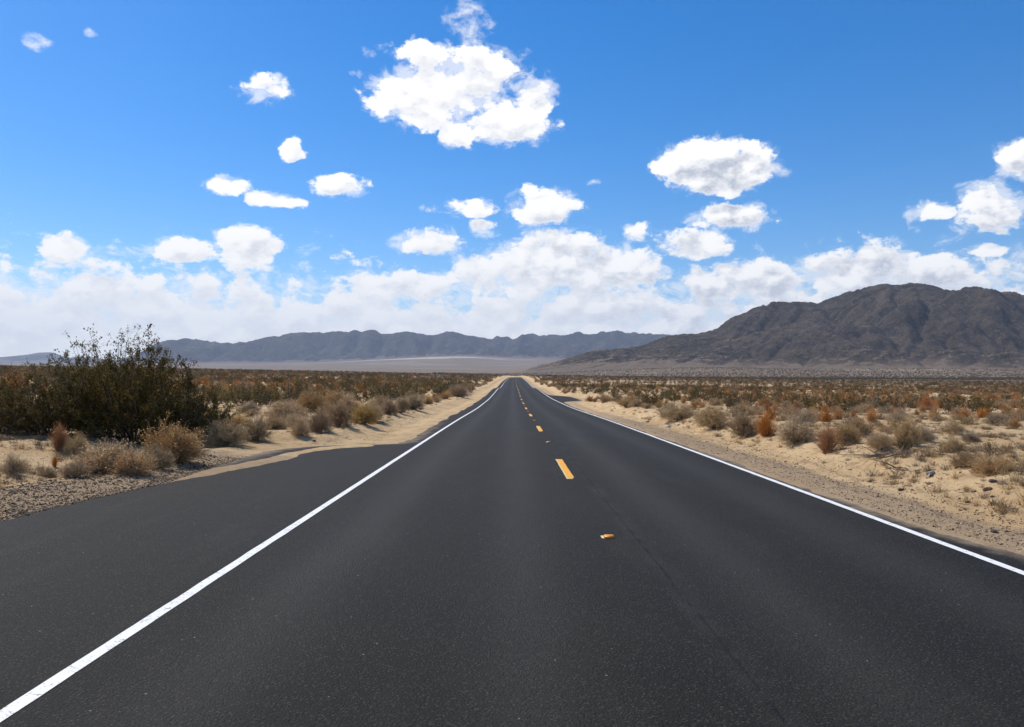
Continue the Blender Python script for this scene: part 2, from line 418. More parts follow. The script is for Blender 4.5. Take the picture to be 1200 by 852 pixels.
tag(obj('ground', gm), kind='structure')


# ------------------------------------------------------------------ road
def road_surface():
    ys = axis(0, 40, .5, -60, 1250, 1.02); n = 25
    el = edge_l(ys) - .55; er = edge_r(ys) + .5
    t = np.linspace(0, 1, n); U = el[:, None] + (er - el)[:, None] * t
    Yg = np.repeat(ys[:, None], n, 1); Xg = U + road_x(Yg)
    crown = -.012 * np.abs(U - XC) * 0
    Zg = road_z(Yg) + crown
    me = mesh('road', np.stack([Xg, Yg, Zg], -1).reshape(-1, 3), grid_faces(*U.shape), M['asphalt'], True)
    attr(me, 'u', U)
    dl = U - edge_l(Yg); dr = edge_r(Yg) - U
    dust = np.maximum(sst(.9, .0, dl) * sst(12, 18, Yg) * sst(60, 24, Yg), sst(.35, 0, dr)) * .75
    attr(me, 'dust', dust)
    return tag(obj('road', me), kind='structure')
road = road_surface()
def strip(name, u0, u1, y0, y1, step, lift, mat, parent, wob=.006, thick=0.0, seed=0):
    ys = np.arange(y0, y1 + step * .5, step)
    if y1 - y0 > 300: ys = axis(y0 if y0 > 0 else 0, 40, step, y0, y1, 1.02)
    a = u0 + fbm(ys * 2.3, ys * 0 + 5, 3, 60 + seed) * wob; b = u1 + fbm(ys * 2.3, ys * 0 + 9, 3, 64 + seed) * wob
    x = road_x(ys); z = road_z(ys) + lift
    v = np.stack([np.stack([x + a, ys, z], -1), np.stack([x + b, ys, z], -1)], 1).reshape(-1, 3)
    me = mesh(name, v, grid_faces(len(ys), 2), mat)
    return obj(name, me, parent)
def rel_to(parent): return parent
strip('edge_line', XL - .05, XL + .05, -8, 1000, .1, .004, M['white'], road, .005, seed=1)
strip('edge_line', XR - .05, XR + .05, -8, 1000, .1, .004, M['white'], road, .005, seed=2)
for k in range(26):
    y0 = 14.62 + 14.63 * k
    o = strip('old_centre_dash', XC - .085, XC + .035, y0 - .16, y0 + 3.55, .2, .004, M['oldyellow'], road, .008, seed=3 + k)
    o = strip('centre_dash', XC - .055, XC + .065, y0, y0 + 3.66, .2, .008, M['yellow'], road, .006, seed=40 + k)


# ------------------------------------------------------------------ mountains
def erode(z, dx, K, iters, fixed):
    """carve drainage into a height field (stream power law, solved downstream to upstream)"""
    nr, nc = z.shape; idx = np.arange(nr * nc).reshape(nr, nc)
    for it in range(iters):
        best = np.zeros_like(z); rec = idx.copy(); dist = np.full(z.shape, dx)
        for dr in (-1, 0, 1):
            for dc in (-1, 0, 1):
                if dr == 0 and dc == 0: continue
                L = dx * math.hypot(dr, dc)
                sh = np.full_like(z, 1e9); si = idx.copy()
                r0, r1 = max(0, -dr), nr - max(0, dr); c0, c1 = max(0, -dc), nc - max(0, dc)
                sh[r0:r1, c0:c1] = z[r0 + dr:r1 + dr, c0 + dc:c1 + dc]; si[r0:r1, c0:c1] = idx[r0 + dr:r1 + dr, c0 + dc:c1 + dc]
                s = (z - sh) / L; k = s > best
                best[k] = s[k]; rec[k] = si[k]; dist[k] = L
        zf = z.ravel().tolist(); rc = rec.ravel().tolist(); order = np.argsort(z.ravel()).tolist()
        area = [dx * dx] * len(zf)
        for i in reversed(order):
            r = rc[i]
            if r != i: area[r] += area[i]
        Fk = (K * np.sqrt(np.array(area)) / dist.ravel()); Fk[fixed.ravel()] = 0; Fk = Fk.tolist()
        for i in order:
            r = rc[i]
            if r != i and zf[r] < zf[i]:
                f = Fk[i]; zf[i] = (zf[i] + f * zf[r]) / (1 + f)
        z = np.array(zf).reshape(nr, nc)
        zp = np.pad(z, 1, mode='edge')
        z = z + .05 * (zp[:-2, 1:-1] + zp[2:, 1:-1] + zp[1:-1, :-2] + zp[1:-1, 2:] - 4 * z)
    return z
def upsample(z, k):
    nr, nc = z.shape
    def cub(a, n):
        t = np.linspace(0, a.shape[0] - 1, n); i = np.clip(np.floor(t).astype(int), 0, a.shape[0] - 2); f = (t - i)[:, None]
        p = np.pad(a, ((1, 1), (0, 0)), mode='edge'); p0, p1, p2, p3 = p[i], p[i + 1], p[i + 2], p[i + 3]
        return p1 + .5 * f * (p2 - p0 + f * (2 * p0 - 5 * p1 + 4 * p2 - p3 + f * (3 * (p1 - p2) + p3 - p0)))
    return cub(cub(z, (nr - 1) * k + 1).T, (nc - 1) * k + 1).T
def mountain(name, sil, yr, depth_front, depth_back, x0, x1, dx, K, iters, mat, lump, seed, fine, up=2, wander=0.0, power=1.0, bin=8):
    xs = np.arange(x0, x1 + 1, dx); ys = np.arange(yr - depth_front * 1.25, yr + depth_back, dx)
    X, Y = np.meshgrid(xs, ys)
    ridge = yr + fbm(X / (depth_front * 1.4), X * 0 + 3, 3, seed + 9) * wander
    px = 600 + F * X / ridge
    sp = np.array(sil, float); f = pchip(sp[:, 0], sp[:, 1])
    H = EYE + (446 - f(px)) / F * ridge                       # height of the crest above the camera's foot
    base = ground(X, Y, False)
    H = np.maximum(H - ground(X, ridge, False), 0)
    t = np.where(Y < ridge, (ridge - Y) / (depth_front * (.55 + .45 * np.clip(H / H.max(), 0, 1))), (Y - ridge) / depth_back)
    prof = np.clip(1 - t, 0, 1) ** power; prof = prof * (1 + .35 * (1 - prof) * np.clip(1 - t, 0, 1))
    env = H * prof
    mid = np.clip(t * 3.0, 0, 1) * np.clip(1.0 - t, 0, 1); ins = np.clip((1 - t) * 8, 0, 1)
    env = env + H * mid * fbm(X / lump, Y / lump, 4, seed) * .7 + H * ins * .10 * fbm(X / (lump * .25), Y / (lump * .25), 3, seed + 4)
    env = np.maximum(env, 0) + fbm(X / (dx * 3), Y / (dx * 3), 2, seed + 2) * dx * .12 * (env > 2)
    fixed = env < 2.0
    z = erode(env, dx, K, iters, fixed)
    for it in range(2):                       # bring the carved crest back to its surveyed height
        ang = (base + z - 3 - EYE) / Y; pxx = 600 + F * X / Y; bins = np.arange(pxx.min(), pxx.max(), bin); k = np.clip(((pxx - bins[0]) / bin).astype(int), 0, len(bins) - 1)
        mx = np.full(len(bins), -1.0); np.maximum.at(mx, k.ravel(), ang.ravel())
        tgt = (446 - f(bins + bin / 2)) / F; g = np.clip((tgt - .010) / np.maximum(mx - .010, .002), .5, 2.0)
        g = np.convolve(np.pad(g, 2, mode='edge'), np.ones(5) / 5, 'valid'); z = z * np.interp(pxx, bins + bin / 2, g)
    z = upsample(z, up); b2 = upsample(base, up)
    xs2 = np.linspace(xs[0], xs[-1], z.shape[1]); ys2 = np.linspace(ys[0], ys[-1], z.shape[0]); X, Y = np.meshgrid(xs2, ys2)
    rough = np.clip(z / 40, 0, 1)
    z = z + rough * (np.abs(fbm(X / (dx * 4.0), Y / (dx * 4.0), 6, seed + 6, .62)) * -fine * 2.6 + fine * .7)
    gy_, gx_ = np.gradient(z, ys2[1] - ys2[0], xs2[1] - xs2[0]); slope = np.hypot(gx_, gy_)
    fan = np.clip(sst(.42, .16, slope) * .8 + sst(60, 5, z) * .6, 0, 1)
    zz = b2 + z - 3.0
    me = mesh(name, np.stack([X, Y, zz], -1).reshape(-1, 3), grid_faces(*X.shape), mat, True)
    attr(me, 'fan', fan)
    return tag(obj(name, me), kind='structure')
mountain('mountain', [(560, 440), (600, 436), (620, 431), (650, 424), (690, 413), (725, 410), (745, 407), (780, 395), (835, 388), (850, 376), (880, 364), (905, 355), (960, 354),
                      (985, 345), (1010, 338), (1040, 334), (1080, 333), (1110, 340), (1140, 338), (1170, 340), (1200, 346), (1300, 352), (1450, 335), (1600, 360), (2000, 380), (2400, 420)],
         3000, 1050, 700, -150, 4300, 13.0, .05, 20, M['mount'], 500, 11, 9.0, 2, 120)
mountain('mountain_range', [(-700, 420), (-300, 405), (0, 424), (60, 427), (130, 424), (165, 412), (190, 401), (225, 398), (270, 402), (310, 397), (350, 391), (410, 389), (432, 387), (455, 390), (485, 390.5), (505, 394),
                            (522, 390), (545, 391), (563, 397), (590, 398), (608, 394), (640, 393), (680, 390), (735, 389), (770, 391), (800, 396), (900, 400), (1100, 410), (1400, 430)],
         9500, 1350, 1200, -13000, 7500, 48.0, .11, 18, M['range'], 850, 23, 30.0, 2, 250, bin=4)
mountain('mountain_range', [(-1000, 405), (-500, 400), (-200, 412), (-60, 418), (0, 420), (30, 417), (52, 414), (75, 416), (100, 420), (160, 424), (260, 430), (400, 437)],
         13800, 1500, 1000, -24000, -2000, 130.0, .003, 8, M['range'], 1800, 37, 40.0, 2, 300)

# ------------------------------------------------------------------ dry desert air
def haze_box():
    x0, x1, y0, y1, z0, z1 = -26000, 16500, -400, 16500, -60, 1250
    v = [(x, y, z) for z in (z0, z1) for y in (y0, y1) for x in (x0, x1)]
    f = [(0, 2, 3, 1), (4, 5, 7, 6), (0, 1, 5, 4), (2, 6, 7, 3), (0, 4, 6, 2), (1, 3, 7, 5)]
    m = bpy.data.materials.new('haze'); m.use_nodes = True; nt = m.node_tree; nt.nodes.clear()
    out = nt.nodes.new('ShaderNodeOutputMaterial'); p = nt.nodes.new('ShaderNodeVolumePrincipled')
    p.inputs['Color'].default_value = (.66, .80, 1.0, 1); p.inputs['Density'].default_value = HAZE
    p.inputs['Anisotropy'].default_value = .1
    nt.links.new(p.outputs[0], out.inputs['Volume'])
    return tag(obj('haze', mesh('haze', v, f, m)), kind='stuff')
HAZE = 5.0e-5
haze_box()


# ------------------------------------------------------------------ plants
def plant_material(name, cols, trans=.0, rough=.85, var=.35):
    """colours vary from twig to twig and a little from plant to plant"""
    m, nt, b = new_mat(name, rough, .2)
    g = nt.nodes.new('ShaderNodeNewGeometry'); oi = nt.nodes.new('ShaderNodeObjectInfo')
    rp = nt.nodes.new('ShaderNodeValToRGB'); e = rp.color_ramp.elements
    for i, (p, c) in enumerate(cols):
        el = e[i] if i < 2 else e.new(p)
        el.position = p; el.color = (*c, 1)
    nt.links.new(g.outputs['Random Per Island'], rp.inputs[0])
    hs = nt.nodes.new('ShaderNodeHueSaturation'); nt.links.new(rp.outputs[0], hs.inputs['Color'])
    orn = V(nt, oi.outputs['Random'])
    nt.links.new((orn * var + (1 - var * .5)).s, hs.inputs['Value'])
    nt.links.new(((orn * 7.0).m('FRACT') * .014 + .493).s, hs.inputs['Hue'])
    nt.links.new(((orn * 13.0).m('FRACT') * .3 + .85).s, hs.inputs['Saturation'])
    nt.links.new(hs.outputs[0], b.inputs['Base Color'])
    if trans:
        t = nt.nodes.new('ShaderNodeBsdfTranslucent'); nt.links.new(hs.outputs[0], t.inputs[0])
        mx = nt.nodes.new('ShaderNodeMixShader'); mx.inputs[0].default_value = trans
        nt.links.new(b.outputs[0], mx.inputs[1]); nt.links.new(t.outputs[0], mx.inputs[2])
        nt.links.new(mx.outputs[0], nt.nodes['Material Output'].inputs[0])
    return m
M['leaf'] = plant_material('creosote_leaf', [(0, (.050, .036, .010)), (.55, (.105, .080, .024)), (.88, (.175, .140, .044)), (1, (.28, .23, .10))], .3, .8)
M['leaf2'] = plant_material('creosote_leaf_brown', [(0, (.075, .045, .020)), (.6, (.17, .105, .046)), (1, (.32, .215, .105))], .2, .7)
M['bark'] = plant_material('creosote_bark', [(0, (.05, .04, .032)), (.7, (.13, .105, .08)), (1, (.30, .26, .21))])
M['dry'] = plant_material('dry_twig_tan', [(0, (.36, .25, .125)), (.5, (.60, .43, .235)), (1, (.76, .58, .345))], .45)
M['dryg'] = plant_material('dry_twig_grey', [(0, (.33, .24, .14)), (.5, (.56, .425, .265)), (1, (.73, .575, .38))], .45)
M['dryy'] = plant_material('dry_twig_straw', [(0, (.32, .21, .09)), (.5, (.54, .38, .18)), (1, (.68, .51, .27))], .42)
M['rust'] = plant_material('dry_stem_rust', [(0, (.40, .205, .078)), (.5, (.64, .355, .145)), (1, (.80, .51, .25))], .5)
M['wood'] = plant_material('dry_wood', [(0, (.13, .095, .065)), (1, (.30, .225, .155))])

def prisms(P0, P1, r0, r1):
    P0, P1 = np.asarray(P0, float), np.asarray(P1, float); r0, r1 = np.asarray(r0, float)[:, None], np.asarray(r1, float)[:, None]
    d = P1 - P0; d /= np.maximum(np.linalg.norm(d, axis=1, keepdims=True), 1e-9)
    h = np.where(np.abs(d[:, 2:3]) < .9, np.array([[0, 0, 1.0]]), np.array([[1.0, 0, 0]]))
    a = np.cross(d, h); a /= np.linalg.norm(a, axis=1, keepdims=True); b = np.cross(d, a)
    vs = []
    for P, r in ((P0, r0), (P1, r1)):
        for k in range(3):
            t = 2 * math.pi * k / 3; vs.append(P + r * (a * math.cos(t) + b * math.sin(t)))
    v = np.stack(vs, 1); n = len(P0); base = np.arange(n)[:, None] * 6
    f = np.concatenate([base + np.array([[k, (k + 1) % 3, 3 + (k + 1) % 3, 3 + k]]) for k in range(3)], 0)
    return v.reshape(-1, 3), f
def leaves(P, size, rng, up=.35):
    n = len(P); d = rng.normal(size=(n, 3)); d[:, 2] = np.abs(d[:, 2]) * .6 + up; d /= np.linalg.norm(d, axis=1, keepdims=True)
    s = np.cross(d, rng.normal(size=(n, 3))); s /= np.linalg.norm(s, axis=1, keepdims=True)
    L = (size * rng.uniform(.6, 1.4, n))[:, None]
    v = np.stack([P, P + d * L * .5 + s * L * .28, P + d * L, P + d * L * .5 - s * L * .28], 1)
    return v.reshape(-1, 3), np.arange(n * 4).reshape(n, 4)
class Segs:
    def __init__(s): s.a, s.b, s.r, s.q = [], [], [], []
    def add(s, a, b, r, q): s.a.append(a); s.b.append(b); s.r.append(r); s.q.append(q)
    def mesh(s, name, mat, extra=None):
        v, f = prisms(s.a, s.b, s.r, s.q)
        if extra is not None: f = np.concatenate([f, extra[1] + len(v)]); v = np.concatenate([v, extra[0]])
        return mesh(name, v, f, mat)
def unit(v): return v / max(np.linalg.norm(v), 1e-9)
def creosote(seed, stems, per, sub, leaf_n, leaf_size, thin, spread=.85, sparse=0.0, mat='leaf'):
    """one unit tall vase of wiry stems, small leaves along the outer twigs; returns (stem mesh, foliage mesh)"""
    rng = np.random.default_rng(seed); S_ = Segs(); pts = []
    for i in range(stems):
        az = rng.uniform(0, 2 * math.pi); lean = rng.uniform(.05, 1.0) ** .7 * spread * 1.55
        d = np.array([math.sin(lean) * math.cos(az), math.sin(lean) * math.sin(az), math.cos(lean)])
        p = np.array([math.cos(az), math.sin(az), 0]) * rng.uniform(0, .16); L = rng.uniform(.62, 1.08) * (1 - .10 * lean)
        n = 5; r = thin * rng.uniform(1.6, 2.6)
        for k in range(n):
            d = unit(d + rng.normal(size=3) * .11 + np.array([0, 0, .09])); q = p + d * L / n
            S_.add(p, q, r, r * .78); 
            if k >= 1:
                for j in range(per):
                    e = unit(d + rng.normal(size=3) * .62 + np.array([0, 0, .12])); l2 = L * rng.uniform(.12, .30) * (1.1 - k * .08)
                    o = p + (q - p) * rng.uniform(0, 1); m1 = o + e * l2 * .55; S_.add(o, m1, r * .5, r * .38)
                    e2 = unit(e + rng.normal(size=3) * .35); m2 = m1 + e2 * l2 * .45; S_.add(m1, m2, r * .38, r * .18)
                    pts.append((m1, m2, 1)); pts.append((o, m1, .5))
                    for s_ in range(sub):
                        e3 = unit(e2 + rng.normal(size=3) * .7); o3 = m1 + (m2 - m1) * rng.uniform(-.6, 1); m3 = o3 + e3 * l2 * rng.uniform(.3, .55)
                        S_.add(o3, m3, r * .28, r * .12); pts.append((o3, m3, 1.6))
            p = q; r *= .78
        pts.append((p - d * L / n, p, 1.5))
    w = np.array([t[2] * (1 if t[1][2] > .06 else .4) for t in pts]); a = np.array([t[0] for t in pts]); b = np.array([t[1] for t in pts])
    if sparse: w = w * (rng.uniform(size=len(w)) > sparse)
    i = rng.choice(len(pts), leaf_n, p=w / w.sum()); t = rng.uniform(.1, 1.12, leaf_n)[:, None]
    P = a[i] + (b[i] - a[i]) * t + rng.normal(size=(leaf_n, 3)) * leaf_size * .5
    P[:, 2] = np.maximum(P[:, 2], .01)
    v, f = leaves(P, np.full(leaf_n, leaf_size), rng)
    return S_.mesh('stems', M['bark']), mesh('foliage', v, f, M[mat])
def dome(seed, n1, n2, n3, thin, mat, h=.8, tips=0):
    """one unit wide cushion of fine dry twigs; returns (stem mesh, twig mesh)"""
    rng = np.random.default_rng(seed); A, B = Segs(), Segs(); tip = []
    ell = np.array([.5, .5, h]); lob = rng.uniform(0, 6.28, 4)
    for i in range(n1):
        z = rng.uniform(.05, 1) ** .8; az = rng.uniform(0, 2 * math.pi); s_ = math.sqrt(max(0, 1 - z * z))
        k = 1 + .14 * math.sin(3 * az + lob[0]) + .10 * math.sin(5 * az + lob[1] + 3 * z)
        end = np.array([s_ * math.cos(az), s_ * math.sin(az), z]) * ell * rng.uniform(.78, 1.02) * k
        p0 = np.array([rng.normal() * .04, rng.normal() * .04, 0]); m = (p0 + end) * .45 + np.array([0, 0, .03]) + rng.normal(size=3) * .03
        A.add(p0, m, thin * 2.2, thin * 1.6); A.add(m, end * .8 + m * .2, thin * 1.6, thin)
        d = unit(end - m)
        for j in range(n2):
            o = m + (end - m) * rng.uniform(-.3, .85); e = unit(d + rng.normal(size=3) * .55); l = rng.uniform(.12, .26)
            q = o + e * l; q[2] = max(q[2], .008); B.add(o, q, thin * .95, thin * .55)
            for s2 in range(n3):
                e2 = unit(e + rng.normal(size=3) * .6 + np.array([0, 0, .15])); o2 = o + (q - o) * rng.uniform(.2, 1); q2 = o2 + e2 * rng.uniform(.05, .13)
                q2[2] = max(q2[2], .006); B.add(o2, q2, thin * .62, thin * .3); tip.append(q2)
    ex = None
    if tips:
        P = np.array(tip)[rng.choice(len(tip), tips)] + rng.normal(size=(tips, 3)) * .012; P[:, 2] = np.maximum(P[:, 2], .01)
        ex = leaves(P, np.full(tips, .026), rng)
    return A.mesh('stems', M['wood']), B.mesh('twigs', M[mat], ex)
def broom(seed, n, thin, mat='rust'):
    """one unit tall feathery tuft of fine rusty stems"""
    rng = np.random.default_rng(seed); A, B = Segs(), Segs()
    for i in range(n):
        az = rng.uniform(0, 6.28); lean = min(abs(rng.normal()) * .55, 1.35); L = rng.uniform(.55, 1.0) * (1 - .28 * lean) * (1 + .12 * math.sin(2 * az + seed))
        d = np.array([math.sin(lean) * math.cos(az), math.sin(lean) * math.sin(az), math.cos(lean)])
        p = np.array([rng.normal() * .06, rng.normal() * .06, 0])
        m = p + d * L * .45; d = unit(d + rng.normal(size=3) * .14 + np.array([0, 0, .10])); q = m + d * L * .5
        (A if i % 6 == 0 else B).add(p, m, thin * 1.4, thin); B.add(m, q, thin, thin * .4)
        for j in range(8):
            o = p + (q - p) * rng.uniform(.25, 1.0); e = unit(d + rng.normal(size=3) * .55); t = o + e * rng.uniform(.06, .20); t[2] = max(t[2], .01); B.add(o, t, thin * .7, thin * .25)
    return A.mesh('stems', M['wood']), B.mesh('twigs', M[mat])

NEAR = {'creosote': [creosote(100 + k, 64, 3, 2, 36000, .021, .0036) for k in range(3)],
        'tall': [creosote(110, 26, 3, 2, 4200, .020, .0036, .62, .45)],
        'creo': [creosote(120 + k, 40, 2, 2, 5500, .034, .0045) for k in range(3)],
        'browncreo': [creosote(130 + k, 30, 2, 2, 2600, .032, .005, mat='leaf2') for k in range(2)],
        'tan': [dome(200 + k, 95, 9, 5, .0034, 'dry', .62, 2600) for k in range(3)],
        'grey': [dome(210 + k, 95, 9, 5, .0034, 'dryg', .60, 2600) for k in range(3)],
        'straw': [dome(220 + k, 95, 9, 5, .0034, 'dryy', .70, 2600) for k in range(2)],
        'rust': [broom(230 + k, 340, .0034) for k in range(3)]}
def far_version(kind, k):
    if kind == 'creo': a, b = creosote(300 + k, 14, 2, 1, 900, .062, .008)
    elif kind == 'browncreo': a, b = creosote(310 + k, 14, 2, 1, 700, .060, .008, mat='leaf2')
    elif kind == 'tan': a, b = dome(320 + k, 34, 6, 3, .008, 'dry', .62, 300)
    elif kind == 'grey': a, b = dome(330 + k, 34, 6, 3, .008, 'dryg', .58, 300)
    else: a, b = broom(340 + k, 110, .008)
    # stems and twigs in one mesh: at that distance no parts can be told apart
    va = np.empty(len(a.vertices) * 3, np.float32); a.vertices.foreach_get('co', va); fa = np.empty(len(a.loops), np.int32); a.loops.foreach_get('vertex_index', fa)
    vb = np.empty(len(b.vertices) * 3, np.float32); b.vertices.foreach_get('co', vb); fb = np.empty(len(b.loops), np.int32); b.loops.foreach_get('vertex_index', fb)
    v = np.concatenate([va.reshape(-1, 3), vb.reshape(-1, 3)]); f = np.concatenate([fa.reshape(-1, 4), fb.reshape(-1, 4) + len(va) // 3])
    me = mesh('far_' + kind, v, f, b.materials[0]); me.materials.append(a.materials[0])
    mi = np.zeros(len(f), np.int32); mi[:len(fa) // 4] = 1; me.polygons.foreach_set('material_index', mi)
    return me
FAR = {k: [far_version(k, i) for i in range(3)] for k in ('creo', 'browncreo', 'tan', 'grey', 'rust')}
NAME = {'creosote': 'creosote_bush', 'tall': 'creosote_bush', 'creo': 'creosote_bush', 'browncreo': 'brown_shrub',
        'tan': 'dry_bush', 'grey': 'grey_bush', 'straw': 'dry_bush', 'rust': 'rusty_tuft'}
CAT = {'grey_bush': 'grey bush', 'dry_tussock': 'tussock', 'creosote_bush': 'bush', 'brown_shrub': 'shrub', 'dry_bush': 'dry bush', 'rusty_tuft': 'dry tuft'}
placed = []
rngp = random.Random(3)
def plant(kind, x, y, wid, hei, label, group=None):
    stems, twigs = NEAR[kind][rngp.randrange(len(NEAR[kind]))]
    e = obj(NAME[kind], None, None, (x, y, G(x, y) - .02), rngp.uniform(0, 6.28))
    e.empty_display_size = .2
    w0 = {'creosote': 1.75, 'tall': 1.5, 'creo': 1.75, 'browncreo': 1.7, 'tan': 1.12, 'grey': 1.12, 'straw': 1.12, 'rust': 1.15}[kind]
    h0 = {'tan': .66, 'grey': .64, 'straw': .74}.get(kind, 1.02)
    if kind in ('tan', 'grey', 'straw'): wid *= 1.22
    e.scale = (wid / w0, wid / w0 * rngp.uniform(.85, 1.15), hei / h0)
    obj('stems', stems, e); obj('foliage' if 'creo' in NAME[kind] else 'twigs', twigs, e)
    placed.append((x, y, wid * .5)); return tag(e, label, CAT[NAME[kind]], group)
